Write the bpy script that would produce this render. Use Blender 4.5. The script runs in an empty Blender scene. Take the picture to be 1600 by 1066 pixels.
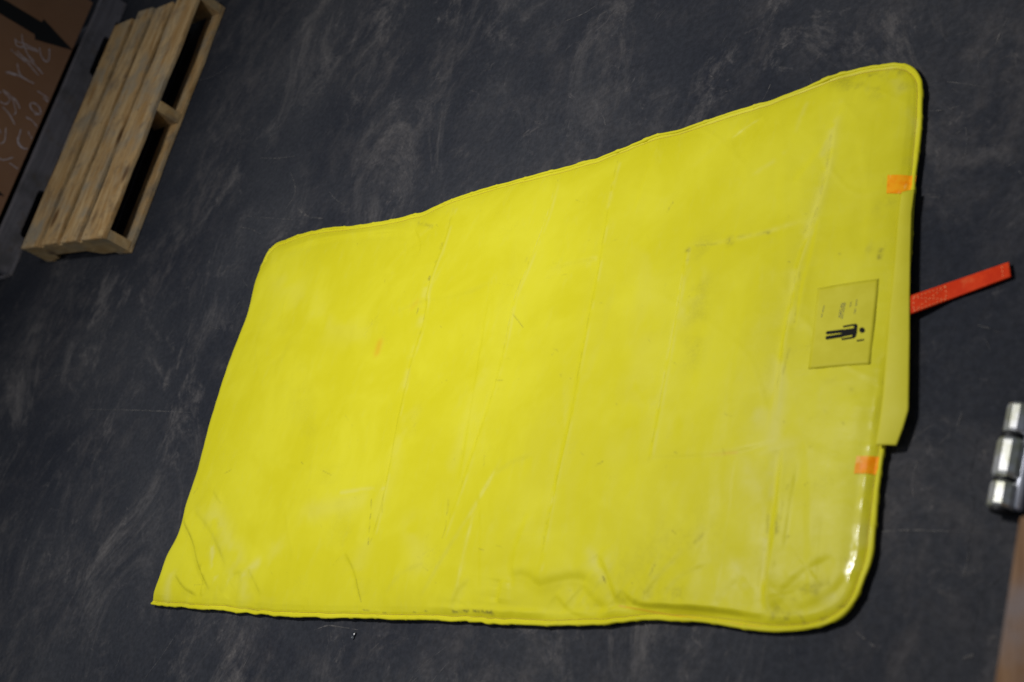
import bpy, bmesh, math, random
import numpy as np
from mathutils import Vector, Matrix
random.seed(7)
rng = np.random.default_rng(11)
S = bpy.context.scene
C = S.collection

# ------------------------------------------------------------------ camera
CAMH = 1.8
F_PX = 1882.726
# rows: world X, Y, Z expressed in camera axes (right, down, forward)
RW = np.array([[0.72915, -0.12262, -0.67328], [0.20883, -0.89703, 0.38952], [-0.65172, -0.42462, -0.62846]])
u_, _, vt_ = np.linalg.svd(RW); RW = u_ @ vt_
cd = bpy.data.cameras.new('camera'); cam = bpy.data.objects.new('camera', cd); C.objects.link(cam); S.camera = cam
cam.matrix_world = Matrix(((RW[0, 0], -RW[0, 1], -RW[0, 2], 0), (RW[1, 0], -RW[1, 1], -RW[1, 2], 0),
                           (RW[2, 0], -RW[2, 1], -RW[2, 2], CAMH), (0, 0, 0, 1)))
cd.sensor_width = 36; cd.lens = F_PX / 1600 * 36; cd.clip_end = 100; cd.clip_start = 0.02
cd.dof.use_dof = True; cd.dof.focus_distance = 3.0; cd.dof.aperture_fstop = 2.5
# ------------------------------------------------------------------ world and lamps
W = bpy.data.worlds.new('World'); S.world = W; W.use_nodes = True
bg = W.node_tree.nodes['Background']; bg.inputs[0].default_value = (0.75, 0.85, 1.0, 1); bg.inputs[1].default_value = 0.10
def lamp(name, loc, target, sx, sy, power, col, spread=180):
    d = bpy.data.lights.new(name, 'AREA'); d.shape = 'RECTANGLE'; d.size = sx; d.size_y = sy; d.energy = power
    d.color = col; d.spread = math.radians(spread)
    o = bpy.data.objects.new(name, d); C.objects.link(o); o.location = loc
    o.rotation_euler = (Vector(target) - Vector(loc)).to_track_quat('-Z', 'Y').to_euler()
    return o
lamp('hall_lamp', (-2.26, 1.42, 3.45), (-2.05, 1.15, 0), 0.75, 0.3, 42, (1.0, 0.985, 0.95), 112)
lamp('hall_lamp', (-4.0, -0.2, 3.6), (-3.7, 0.3, 0), 1.2, 0.3, 9, (0.93, 0.97, 1.0), 120)
S.view_settings.view_transform = 'Standard'; S.view_settings.look = 'None'
S.view_settings.exposure = 0; S.view_settings.gamma = 1
S.render.resolution_x = 1024; S.render.resolution_y = 682

# ------------------------------------------------------------------ helpers
def ray(px, py):
    return RW @ np.array([px - 800.0, py - 533.0, F_PX])
def at(px, py, z=0.0):
    d = ray(px, py); t = (z - CAMH) / d[2]; return np.array([d[0] * t, d[1] * t, z])
def atx(px, py, x):
    d = ray(px, py); t = x / d[0]; return np.array([x, d[1] * t, CAMH + d[2] * t])
def pxy(pts, z=0.03):
    return np.array([at(p[0], p[1], z)[:2] for p in pts])

def tag(o, label=None, cat=None, group=None, kind=None):
    if label: o['label'] = label
    if cat: o['category'] = cat
    if group: o['group'] = group
    if kind: o['kind'] = kind
    return o
def link(name, me, mat, parent=None, smooth=False):
    o = bpy.data.objects.new(name, me); C.objects.link(o)
    if mat: me.materials.append(mat)
    if smooth:
        me.polygons.foreach_set('use_smooth', [True] * len(me.polygons))
    if parent: o.parent = parent
    return o
def mesh(name, V, Fc):
    me = bpy.data.meshes.new(name); me.from_pydata([tuple(map(float, v)) for v in V], [], Fc); me.update(); return me
def empty(name, loc=(0, 0, 0)):
    o = bpy.data.objects.new(name, None); C.objects.link(o); o.location = loc; o.empty_display_size = 0.05
    return o
def rel(o, parent):      # parent keeping world place (parents are unrotated)
    o.parent = parent; o.location = Vector(o.location) - Vector(parent.location); return o

def smooth_line(P, step):
    """Catmull-Rom through P, resampled at equal step"""
    P = np.asarray(P, float); Q = np.vstack([2 * P[0] - P[1], P, 2 * P[-1] - P[-2]])
    out = []
    for i in range(1, len(Q) - 2):
        for t in np.linspace(0, 1, 10, endpoint=False):
            a, b, c, d = Q[i - 1], Q[i], Q[i + 1], Q[i + 2]
            out.append(.5 * ((2 * b) + (-a + c) * t + (2 * a - 5 * b + 4 * c - d) * t * t + (-a + 3 * b - 3 * c + d) * t ** 3))
    out.append(Q[-2]); out = np.array(out)
    s = np.r_[0, np.cumsum(np.linalg.norm(np.diff(out, axis=0), axis=1))]
    n = max(2, int(round(s[-1] / step)) + 1); t = np.linspace(0, s[-1], n)
    return np.stack([np.interp(t, s, out[:, k]) for k in range(out.shape[1])], 1)
def resample(P, t):
    s = np.r_[0, np.cumsum(np.linalg.norm(np.diff(P, axis=0), axis=1))]; s /= s[-1]
    return np.stack([np.interp(t, s, P[:, k]) for k in range(P.shape[1])], 1)
SGN = [None]
def segdist(X, P, signed=False):
    """distance of points X to polyline P, with arc parameter 0..1"""
    best = np.full(len(X), 1e9); par = np.zeros(len(X)); n = len(P) - 1; sg = np.ones(len(X))
    for i in range(n):
        a = P[i]; b = P[i + 1]; ab = b - a; L = ab @ ab + 1e-12
        t = np.clip(((X - a) @ ab) / L, 0, 1); q = X - a - t[:, None] * ab
        d = q[:, 0] ** 2 + q[:, 1] ** 2
        m = d < best; best[m] = d[m]; par[m] = (i + t[m]) / n
        if signed: sg[m] = np.sign(ab[0] * (X[m, 1] - a[1]) - ab[1] * (X[m, 0] - a[0]))
    if signed: SGN[0] = sg
    return np.sqrt(best), par
def vnoise(x, y, seed=0):
    r = np.random.default_rng(seed).random((256, 256))
    xi = np.floor(x).astype(int); yi = np.floor(y).astype(int); fx = x - xi; fy = y - yi
    fx = fx * fx * (3 - 2 * fx); fy = fy * fy * (3 - 2 * fy)
    a = r[xi & 255, yi & 255]; b = r[(xi + 1) & 255, yi & 255]; c = r[xi & 255, (yi + 1) & 255]; d = r[(xi + 1) & 255, (yi + 1) & 255]
    return (a * (1 - fx) + b * fx) * (1 - fy) + (c * (1 - fx) + d * fx) * fy
def fbm(x, y, seed=0, o=4):
    v = 0; a = .5
    for k in range(o): v = v + a * vnoise(x * 2 ** k + 17 * k, y * 2 ** k + 5 * k, seed + k); a *= .5
    return v / (1 - .5 ** o)

def box_bm(bm, x0, x1, y0, y1, z0, z1, bev=0.002, jit=0.0):
    m = Matrix.Translation(((x0 + x1) / 2, (y0 + y1) / 2, (z0 + z1) / 2)) @ Matrix.Diagonal((x1 - x0, y1 - y0, z1 - z0, 1))
    g = bmesh.ops.create_cube(bm, size=1, matrix=m)
    if bev: bmesh.ops.bevel(bm, geom=[e for e in bm.edges if e.verts[0] in g['verts']], offset=bev, segments=2, affect='EDGES', profile=0.6)
def prism(bm, poly, h, axis_fn):
    """poly list of (a,b); axis_fn(a,b,c)->xyz; extruded c from h[0] to h[1]"""
    A = [bm.verts.new(axis_fn(a, b, h[0])) for a, b in poly]; B = [bm.verts.new(axis_fn(a, b, h[1])) for a, b in poly]
    n = len(poly); bm.faces.new(A[::-1]); bm.faces.new(B)
    for i in range(n): bm.faces.new((A[i], A[(i + 1) % n], B[(i + 1) % n], B[i]))
def bm_mesh(name, bm):
    bmesh.ops.recalc_face_normals(bm, faces=bm.faces)
    me = bpy.data.meshes.new(name); bm.to_mesh(me); bm.free(); return me
def tube_mesh(name, P, r, n=10, caps=True):
    P = np.asarray(P, float); V = []; Fc = []
    for i, p in enumerate(P):
        t = P[min(i + 1, len(P) - 1)] - P[max(i - 1, 0)]; t /= np.linalg.norm(t) + 1e-12
        up = np.array([0, 0, 1.0]) if abs(t[2]) < .95 else np.array([0, 1.0, 0])
        s = np.cross(t, up); s /= np.linalg.norm(s); u = np.cross(s, t)
        rr = r[i] if hasattr(r, '__len__') else r
        for k in range(n):
            a = 2 * math.pi * k / n; V.append(p + rr * (math.cos(a) * s + math.sin(a) * u))
    for i in range(len(P) - 1):
        for k in range(n):
            Fc.append((i * n + k, i * n + (k + 1) % n, (i + 1) * n + (k + 1) % n, (i + 1) * n + k))
    if caps: Fc.append(tuple(range(n))[::-1]); Fc.append(tuple(range((len(P) - 1) * n, len(P) * n)))
    return mesh(name, V, Fc)

# ------------------------------------------------------------------ node material helper
class NM:
    def __init__(s, name):
        s.m = bpy.data.materials.new(name); s.m.use_nodes = True; s.t = s.m.node_tree; s.n = s.t.nodes; s.l = s.t.links
        s.b = s.n['Principled BSDF']; s.out = s.n['Material Output']
    def new(s, typ, **kw):
        x = s.n.new(typ)
        for k, v in kw.items(): setattr(x, k, v)
        return x
    def put(s, sock, v):
        if isinstance(v, bpy.types.NodeSocket): s.l.new(v, sock)
        elif isinstance(v, (tuple, list)) and len(v) == 3 and sock.type == 'RGBA': sock.default_value = (*v, 1)
        else: sock.default_value = v
    def coord(s, kind='Object', scale=(1, 1, 1), rot=(0, 0, 0), loc=(0, 0, 0)):
        if kind == 'World': c = s.new('ShaderNodeNewGeometry').outputs['Position']
        else: c = s.new('ShaderNodeTexCoord').outputs[kind]
        r0 = s.new('ShaderNodeMapping'); r0.inputs['Rotation'].default_value = rot; s.l.new(c, r0.inputs[0])
        mp = s.new('ShaderNodeMapping'); mp.inputs['Scale'].default_value = scale; mp.inputs['Location'].default_value = loc
        s.l.new(r0.outputs[0], mp.inputs[0]); return mp.outputs[0]
    def noise(s, vec, scale, detail=4, rough=.55, dist=0.0):
        x = s.new('ShaderNodeTexNoise'); s.put(x.inputs['Vector'], vec); x.inputs['Scale'].default_value = scale
        x.inputs['Detail'].default_value = detail; x.inputs['Roughness'].default_value = rough; x.inputs['Distortion'].default_value = dist
        return x.outputs['Fac']
    def ramp(s, v, a, b, lo=0.0, hi=1.0):
        x = s.new('ShaderNodeMapRange'); x.interpolation_type = 'SMOOTHSTEP'; s.put(x.inputs[0], v)
        x.inputs[1].default_value = a; x.inputs[2].default_value = b; x.inputs[3].default_value = lo; x.inputs[4].default_value = hi
        return x.outputs[0]
    def math(s, op, a, b=0.0):
        x = s.new('ShaderNodeMath', operation=op); s.put(x.inputs[0], a); s.put(x.inputs[1], b); return x.outputs[0]
    def mix(s, f, a, b, blend='MIX'):
        x = s.new('ShaderNodeMix', data_type='RGBA', blend_type=blend); s.put(x.inputs[0], f); s.put(x.inputs[6], a); s.put(x.inputs[7], b)
        return x.outputs[2]
    def attr(s, name):
        return s.new('ShaderNodeAttribute', attribute_name=name).outputs['Fac']
    def bump(s, h, strength, dist=0.01, prev=None):
        x = s.new('ShaderNodeBump'); s.put(x.inputs['Height'], h); x.inputs['Strength'].default_value = strength; x.inputs['Distance'].default_value = dist
        if prev: s.l.new(prev, x.inputs['Normal'])
        return x.outputs[0]
    def set(s, **kw):
        for k, v in kw.items():
            s.put(s.b.inputs[{'color': 'Base Color', 'rough': 'Roughness', 'normal': 'Normal', 'metal': 'Metallic', 'alpha': 'Alpha',
                              'spec': 'Specular IOR Level', 'coat': 'Coat Weight', 'coatr': 'Coat Roughness', 'trans': 'Transmission Weight'}[k]], v)
        return s.m

# ------------------------------------------------------------------ floor
def floor_mat():
    m = NM('sealed_concrete')
    a = m.coord('World', (1, 1, 1))
    st = m.coord('World', (1.7, 1, 1), (0, 0, math.radians(14)))
    st2 = m.coord('World', (1, 2.4, 1), (0, 0, math.radians(-28)))
    base = m.mix(m.ramp(m.noise(a, 1.3, 4, .6), .3, .7), (.0200, .0222, .0300), (.0370, .0388, .0460))
    cloud = m.noise(a, 2.3, 5, .65, .35)
    cloud2 = m.noise(a, 6.5, 6, .7, .2)
    strk = m.noise(st, 9, 6, .72, .25)
    strk2 = m.noise(st2, 13, 5, .7, .3)
    fine = m.noise(a, 70, 3, .7)
    dust = m.math('MULTIPLY', m.ramp(cloud, .40, .64), m.ramp(strk, .38, .72))
    col = m.mix(m.math('MULTIPLY', dust, .45), base, (.112, .101, .098))
    d2 = m.math('MULTIPLY', m.ramp(cloud2, .50, .72), m.ramp(strk2, .40, .70))
    col = m.mix(m.math('MULTIPLY', d2, .32), col, (.145, .130, .124))
    dk = m.math('MULTIPLY', m.ramp(m.noise(st, 5.5, 5, .7), .56, .72), .45)
    col = m.mix(dk, col, (.0145, .0165, .025))
    thin = m.noise(m.coord('World', (9, .9, 1), (0, 0, math.radians(22))), 14, 2, .5, .1)
    thin2 = m.noise(m.coord('World', (.8, 8, 1), (0, 0, math.radians(-40))), 12, 2, .5, .1)
    tt = m.math('MAXIMUM', m.ramp(thin, .70, .78), m.ramp(thin2, .72, .80))
    tt = m.math('MULTIPLY', tt, m.ramp(cloud2, .45, .62))
    col = m.mix(m.math('MULTIPLY', tt, .5), col, (.13, .12, .115))
    sm1 = m.noise(m.coord('World', (1.7, 1, 1), (0, 0, math.radians(-12)), (4, 2, 0)), 1.9, 9, .76, .9)
    sm2 = m.noise(m.coord('World', (1, 1, 1), (0, 0, 0), (9, 5, 0)), .9, 3, .6)
    col = m.mix(m.math('MULTIPLY', m.math('MULTIPLY', m.ramp(sm1, .50, .70), m.ramp(sm2, .40, .60, .25, 1)), 1.0), col, (.128, .118, .116))
    wsp = m.noise(m.coord('World', (1, 1, 1), (0, 0, 0), (1, 7, 0)), 15, 6, .8, 1.2)
    col = m.mix(m.math('MULTIPLY', m.math('MULTIPLY', m.ramp(wsp, .56, .72), m.ramp(sm1, .42, .56)), .4), col, (.19, .172, .165))
    big = m.noise(m.coord('World', (1.2, 1, 1), (0, 0, .6), (2, 8, 0)), 1.05, 3, .55)
    col = m.mix(m.ramp(big, .34, .60, .5, 0), col, base)
    grain = m.ramp(fine, .25, .75, .82, 1.2)
    g3 = m.new('ShaderNodeCombineColor'); [m.put(g3.inputs[i], grain) for i in range(3)]
    col = m.mix(1.0, col, g3.outputs[0], 'MULTIPLY')
    rough = m.ramp(m.math('ADD', dust, m.math('MULTIPLY', cloud2, .6)), .1, 1.1, .72, .88)
    nb = m.bump(m.math('ADD', m.math('MULTIPLY', cloud2, .5), fine), .25, .0012)
    return m.set(color=col, rough=rough, normal=nb, spec=.06)
V = [(-14, -6, 0), (6, -6, 0), (6, 14, 0), (-14, 14, 0)]
tag(link('floor', mesh('floor', V, [(0, 1, 2, 3)]), floor_mat()), kind='structure')

def ribbon(pts, wd, z, jit=.0006, n_per=.012, taper=True):
    P = smooth_line(pts, n_per); n = len(P); V = []; Fc = []
    for i in range(n):
        t = P[min(i + 1, n - 1)] - P[max(i - 1, 0)]; t /= np.linalg.norm(t) + 1e-9; s = np.array([-t[1], t[0]])
        k = math.sin(math.pi * (i + .5) / n) ** .4 if taper else 1
        w_ = wd * k * random.uniform(.6, 1.1) / 2; c = P[i] + s * random.uniform(-jit, jit)
        V += [(*(c + s * w_), z), (*(c - s * w_), z)]
    for i in range(n - 1): Fc.append((2 * i, 2 * i + 1, 2 * i + 3, 2 * i + 2))
    return V, Fc
def scuff_mat(name, col, dens, scale=60):
    m = NM(name); a = m.coord('World', (1, 1, 1))
    n = m.math('MULTIPLY', m.ramp(m.noise(a, scale, 4, .7), .36, .66), m.ramp(m.noise(a, 9, 3), .3, .6, .4, 1))
    return m.set(color=col, rough=.8, alpha=m.math('MULTIPLY', n, dens), spec=.2)
marks = []
def mark(pts, w_, z=0.0015):
    marks.append(ribbon(np.array([at(*p)[:2] for p in pts]), w_, z))
mark([(385, 338), (420, 341), (475, 345)], .0022); mark([(1372, 832), (1430, 829), (1530, 833)], .004); mark([(130, 640), (200, 641), (300, 645)], .004)
mark([(492, 985), (515, 978), (560, 985)], .004); mark([(222, 1066), (250, 1030), (277, 990)], .0025); mark([(676, 1066), (690, 1048), (703, 1035)], .0025)
mark([(465, 325), (480, 338), (505, 342)], .008); mark([(515, 300), (525, 312), (540, 322)], .003); mark([(455, 270), (462, 300), (446, 330)], .005)
mark([(1338, 985), (1352, 1000), (1368, 1012)], .004); mark([(1505, 1030), (1515, 1026), (1522, 1024)], .006); mark([(640, 1066), (660, 1040), (700, 1010)], .002)
for _ in range(90):
    px, py = random.uniform(-20, 1620), random.uniform(-10, 1080)
    L = random.uniform(8, 70); a = random.gauss(math.radians(-62), .7); b = a + random.uniform(-.35, .35)
    mark([(px, py), (px + L * .5 * math.cos(a), py + L * .5 * math.sin(a)), (px + L * .5 * (math.cos(a) + math.cos(b)), py + L * .5 * (math.sin(a) + math.sin(b)))],
         random.uniform(.0012, .004))
VV = []; FF = []
for v, f in marks:
    o = len(VV); VV += v; FF += [tuple(i + o for i in q) for q in f]
tag(link('scratch_marks', mesh('scratch_marks', VV, FF), scuff_mat('pale_scratches', (.17, .16, .155), .62)), kind='stuff')
# dark hairline cracks
VV = []; FF = []
for pts in ([(1535, 660), (1518, 740), (1523, 800), (1512, 870), (1530, 930), (1520, 1000), (1524, 1070)], [(1523, 800), (1560, 770), (1580, 700)], [(1530, 930), (1560, 905)]):
    v, f = ribbon(np.array([at(*p)[:2] for p in pts]), .0022, .0012, jit=.002, n_per=.01); o = len(VV); VV += v; FF += [tuple(i + o for i in q) for q in f]
tag(link('floor_cracks', mesh('floor_cracks', VV, FF), scuff_mat('crack_dark', (.010, .010, .012), .45)), kind='stuff')

# ------------------------------------------------------------------ yellow mat
SEAMZ = .014; TOPZ = .028
top_px = [(411, 404), (413, 396), (419, 388), (430, 379), (445, 373), (470, 364), (505, 356), (560, 350), (617, 340), (640, 334), (657, 330), (680, 319), (705, 308),
          (740, 297), (800, 280), (860, 265), (900, 253), (925, 247), (950, 237), (985, 223), (1020, 209), (1055, 201), (1120, 180), (1200, 154), (1270, 127), (1320, 110), (1360, 101), (1395, 96), (1419, 99)]
right_px = [(1419, 99), (1432, 111), (1438, 128), (1438, 160), (1434, 220), (1428, 280), (1423, 330), (1419, 390), (1412, 460), (1401, 560), (1388, 650), (1379, 700), (1371, 755), (1364, 815),
            (1357, 870), (1346, 905), (1334, 935)]
bot_px = [(233, 943), (250, 946), (278, 947), (303, 950), (350, 953), (403, 959), (450, 962), (512, 964), (606, 966), (650, 967), (700, 969), (725, 970), (770, 973), (819, 975), (875, 976), (931, 975), (969, 971),
          (1006, 967), (1062, 969), (1119, 974), (1175, 982), (1212, 985), (1250, 983), (1286, 975), (1315, 958), (1334, 935)]
left_px = [(411, 404), (404, 420), (398, 440), (392, 465), (386, 490), (374, 522), (359, 560), (344, 605), (329, 655), (317, 700), (308, 735), (299, 762), (289, 792), (283, 819), (275, 841), (260, 869), (247, 905), (238, 926), (233, 943)]
EZ = .022
top_c = smooth_line(pxy(top_px, EZ), .003); right_c = smooth_line(pxy(right_px, EZ), .003)
bot_c = smooth_line(pxy(bot_px, EZ), .003); left_c = smooth_line(pxy(left_px, EZ), .003)
def crinkle(P, amp, seed):
    n_ = len(P); k_ = np.arange(n_); t_ = np.gradient(P, axis=0); t_ /= np.linalg.norm(t_, axis=1)[:, None]
    w_ = (1 - 2 * np.abs(vnoise(k_ / 13., k_ * 0, seed) - .5) * 2) * .6 + (vnoise(k_ / 5., k_ * 0, seed + 1) - .5) * .6
    w_ = w_ * vnoise(k_ / 40., k_ * 0, seed + 2) * np.minimum(1, np.minimum(k_, n_ - 1 - k_) / 12.)
    return P + np.stack([-t_[:, 1], t_[:, 0]], 1) * (w_ * amp)[:, None]
top_c = crinkle(top_c, .0030, 201); bot_c = crinkle(bot_c, .0030, 211); right_c = crinkle(right_c, .0016, 221); left_c = crinkle(left_c, .003, 231)
sewn = np.vstack([top_c, right_c[1:], bot_c[::-1][1:]])       # piped outline: TL -> TR -> BR -> BL
sewn_s = sewn[::4]; left_s = left_c[::4]
closed = np.vstack([sewn_s, left_s[::-1]])

creases = [  # px polyline, depth mm, width mm, shoulder
    ([(705, 322), (692, 370), (674, 420), (665, 455), (655, 510), (640, 560), (622, 640), (608, 720), (590, 800), (577, 850)], 3.6, 7, .5),
    ([(868, 275), (850, 340), (822, 410), (800, 465), (785, 540), (765, 620), (742, 690), (715, 770), (690, 840)], 2.2, 6, .6),
    ([(962, 245), (952, 300), (935, 400), (920, 480), (905, 560), (888, 650), (868, 740), (850, 830), (842, 890)], 2.6, 7, .8),
    ([(1070, 385), (1055, 480), (1040, 570), (1025, 650), (1012, 720)], 1.8, 4, .8),
    ([(1302, 190), (1290, 270), (1265, 350), (1245, 410), (1232, 480), (1218, 560), (1208, 650)], 2.6, 6, 1.0),
    ([(1275, 340), (1262, 400), (1250, 450), (1238, 520)], 1.6, 5, .8),
    ([(1216, 700), (1209, 780), (1197, 860), (1188, 925), (1192, 950)], 5.0, 7, .8),
    ([(965, 922), (985, 945), (1050, 951), (1110, 957), (1190, 968)], 4.0, 6, 1.2),
    ([(790, 905), (815, 900), (838, 917), (862, 911), (900, 905), (930, 925)], 3.0, 11, .9), ([(900, 915), (915, 935), (940, 955)], 2.5, 9, .8), ([(700, 960), (712, 930), (735, 905)], 1.6, 8, .8), ([(1110, 965), (1130, 930), (1160, 900)], .8, 10, .8),
    ([(930, 865), (945, 905), (957, 945)], 2.5, 4, .6),
    ([(284, 815), (298, 850), (308, 890), (322, 925)], 4.0, 7, .9), ([(300, 800), (330, 840), (350, 890)], 3.0, 9, .5),
    ([(270, 900), (282, 920), (300, 932)], 3.0, 6, .7), ([(345, 928), (362, 902), (378, 896)], 1.5, 7, .9), ([(385, 890), (402, 932)], 1.3, 6, .9), ([(318, 880), (309, 930)], -3.5, 6, .3),
    ([(655, 935), (700, 862), (745, 790), (790, 710)], 1.6, 6, .7), ([(712, 938), (725, 870), (742, 800)], 1.3, 5, .7), ([(745, 760), (747, 850), (744, 930)], .9, 3, .5),
    ([(536, 865), (550, 895), (557, 935)], 2.2, 4, .8), ([(600, 930), (625, 900), (660, 885)], 1.2, 7, .6),
    ([(440, 393), (490, 378), (545, 369), (610, 363), (640, 368)], 2.6, 6, .8), ([(645, 357), (652, 375), (654, 398)], 2.0, 4, .8),
    ([(600, 430), (640, 385), (690, 340)], 2.0, 9, .6), ([(560, 470), (600, 450), (625, 410), (640, 385)], 1.2, 12, .6),
    ([(1315, 160), (1280, 225), (1235, 285)], 1.4, 6, .8), ([(1140, 218), (1190, 182)], 1.5, 5, .8), ([(1080, 265), (1130, 220), (1170, 195)], 1.0, 8, .6),
    ([(1068, 384), (1130, 380), (1200, 364), (1262, 345)], 1.2, 6, .4), ([(600, 500), (640, 480), (665, 472), (720, 463), (780, 440)], 2.0, 10, 1.2), ([(850, 425), (890, 414), (940, 405)], 1.8, 7, 1.0), ([(640, 560), (655, 520), (675, 450), (700, 400)], 1.4, 7, 1.0), ([(760, 460), (745, 560), (730, 660), (712, 760)], 1.5, 5, .9), ([(765, 450), (760, 520), (735, 560)], 1.2, 8, .9), ([(775, 742), (800, 725), (830, 715)], 1.3, 6, .8), ([(918, 600), (945, 520), (962, 440)], 1.2, 12, .8), ([(820, 800), (800, 860), (795, 920)], 1.6, 5, .8), ([(1240, 420), (1215, 560), (1190, 680)], 1.6, 12, .9), ([(1100, 460), (1085, 560), (1070, 640)], 1.0, 14, .6),
    ([(1010, 716), (1090, 714), (1160, 705), (1215, 688)], 1.0, 4, .4), ([(410, 720), (470, 735), (560, 728)], .8, 8, .5),
    ([(1000, 940), (1030, 900), (1070, 860)], 1.0, 5, .7), ([(1035, 935), (1060, 905), (1110, 880)], .8, 5, .7),
    ([(1215, 930), (1260, 890), (1300, 870)], 1.3, 7, .7), ([(1240, 955), (1290, 930), (1330, 890)], .9, 8, .7), ([(1200, 960), (1235, 925), (1260, 915)], .7, 8, .7),
    ([(470, 930), (500, 860), (560, 780), (600, 760)], 1.6, 12, .6), ([(430, 925), (445, 860), (490, 790)], 1.2, 12, .6),
    ([(330, 770), (345, 790), (350, 776)], 1.8, 6, .7), ([(985, 600), (1010, 640)], .8, 5, .5), ([(1020, 215), (1010, 260), (985, 330)], 1.6, 7, .6),
    ([(780, 905), (770, 940)], 2.0, 4, .8), ([(860, 930), (880, 955), (905, 965)], 2.0, 5, .7), ([(1330, 205), (1345, 300), (1340, 400)], .7, 14, .5),
    ([(1225, 860), (1237, 780), (1247, 720)], .9, 4, .5), ([(560, 560), (530, 640), (515, 720)], .7, 12, .5), ([(480, 470), (450, 600), (440, 700)], .6, 16, .5),
]
CR = [(smooth_line(pxy(p, .031), .02), d * .0012, w_ * (.00085 if p[-1][1] - p[0][1] > 180 else .00135), sh * .7) for p, d, w_, sh in creases]
bumps = [((330, 850), 3.5, 60), ((300, 910), -4, 35), ((850, 895), 6, 40), ((1080, 930), 4, 60), ((1150, 600), 3, 130), ((640, 700), 3, 120), ((450, 560), 3, 110), ((820, 600), 2.5, 100),
         ((1020, 300), 3, 90), ((1320, 180), -2, 60), ((1265, 800), 3, 60), ((980, 800), 3, 90), ((1345, 640), 3, 40), ((640, 400), 3, 45), ((380, 880), 3, 40)]
BP = [(at(c[0], c[1], .038)[:2], h * .001, r * .0015) for c, h, r in bumps]

def surf(X, dsew=None, dleft=None):
    X = np.asarray(X, float)
    if dsew is None: dsew, par = segdist(X, sewn_s)
    else: par = segdist(X, sewn_s)[1] if len(X) < 4000 else PARCACHE
    if dleft is None: dleft, _ = segdist(X, left_s)
    x, y = X[:, 0], X[:, 1]
    T = TOPZ + .006 * (fbm(x * 1.7 + 9, y * 1.7, 3, 2) - .5)
    dd = np.clip(dsew - .011, 0, None)
    wid = .026 + .030 * vnoise(par * 40, par * 0 + 3, 5)
    z = SEAMZ + (T - SEAMZ) * (1 - np.exp(-(dd / wid) ** 1.15))
    # groove of the seam
    z -= .0018 * np.exp(-((dsew - .0115) / .0028) ** 2)
    # raised lip between seam and piping
    z += .0007 * np.exp(-((dsew - .006) / .003) ** 2)
    # folded left end: half round
    r = .021; t = np.clip(1 - dleft / (r * 1.6), 0, 1)
    z = z * np.sqrt(np.clip(1 - t ** 2.2, 0, 1)) * (1 - .0) + .012 * (t > 0) * t ** 2.2 * .9
    inner = np.clip((dsew - .008) / .02, 0, 1) * np.clip(dleft / .03, 0, 1)
    rb = np.exp(-((dsew - .024) / .0075) ** 2) * np.clip((par - .50) / .06, 0, 1) * np.clip((.80 - par) / .04, 0, 1)
    z += rb * (.0022 + .0030 * (vnoise(par * 46, par * 0 + 7, 29) - .4) + .0012 * (vnoise(par * 160, par * 0, 28) - .5))
    # puckers running in from the seam
    puck = (vnoise(par * 260, dsew * 12, 21) - .5) + .6 * (vnoise(par * 520 + 9, dsew * 20, 22) - .5)
    amp = .0017 * (.35 + 1.1 * vnoise(par * 22, par * 0 + 1.5, 23) ** 2)
    z += puck * amp * np.exp(-(dsew - .012).clip(0) / .045) * np.clip((dsew - .009) / .006, 0, 1)
    # cloth undulation, long in Y
    z += inner * .0090 * (fbm(x * 6.5, y * 2.4, 31, 4) - .5)
    warp = .12 * (fbm(x * 3, y * 3, 37, 2) - .5)
    rid = 1 - np.abs(2 * fbm((x + warp) * 5.5 + y * .9, (y + warp) * 1.5, 41, 3) - 1)
    z += inner * .0009 * np.clip(rid - .80, 0, 1) / .2
    rid2 = 1 - np.abs(2 * fbm((x * .7 + y * .7 + warp) * 7, (y - x) * 2.5, 47, 2) - 1)
    z += inner * .0006 * np.clip(rid2 - .86, 0, 1) / .14
    for P, dp, wd, sh in CR:
        lo = P.min(0) - .09; hi = P.max(0) + .09
        m = (x > lo[0]) & (x < hi[0]) & (y > lo[1]) & (y < hi[1])
        if not m.any(): continue
        d, pr = segdist(X[m], P, True)
        fade = np.clip(np.minimum(pr, 1 - pr) * 6, 0, 1); fade = fade * (2 - fade)
        fade = fade * (.65 + .7 * vnoise(pr * 9, pr * 0, 51))
        g0 = np.exp(-(d / wd) ** 2)
        z[m] += inner[m] * fade * (-.8 * dp * g0 + 2.3 * sh * abs(dp) * SGN[0] * (1 - g0) * (.6 * np.exp(-d / (.008 + 1.8 * wd)) + .5 * np.exp(-d / .035)))
    for c, h, rr in BP:
        d2 = (x - c[0]) ** 2 + (y - c[1]) ** 2
        z += inner * h * np.exp(-d2 / (2 * (rr * .5) ** 2))
    return np.maximum(z, .006)

NU, NV = 640, 380
def clus(n, k):
    t = np.linspace(0, 1, n); return (1 - k) * t + k * (.5 - .5 * np.cos(math.pi * t))
uu = clus(NU, .35); vv = clus(NV, .55)
Tc = resample(top_c, uu); Bc = resample(bot_c, uu); Lc = resample(left_c, vv); Rc = resample(right_c, vv)
U, Vv = np.meshgrid(uu, vv, indexing='ij'); U = U[..., None]; Vv_ = Vv[..., None]
G = (1 - Vv_) * Tc[:, None] + Vv_ * Bc[:, None] + (1 - U) * Lc[None] + U * Rc[None] \
    - ((1 - U) * (1 - Vv_) * Tc[0] + U * (1 - Vv_) * Tc[-1] + (1 - U) * Vv_ * Bc[0] + U * Vv_ * Bc[-1])
XY = G.reshape(-1, 2)
DS, PARCACHE = segdist(XY, sewn_s); DL, _ = segdist(XY, left_s)
ZZ = surf(XY, DS, DL)
idx = np.arange(NU * NV).reshape(NU, NV)
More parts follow.
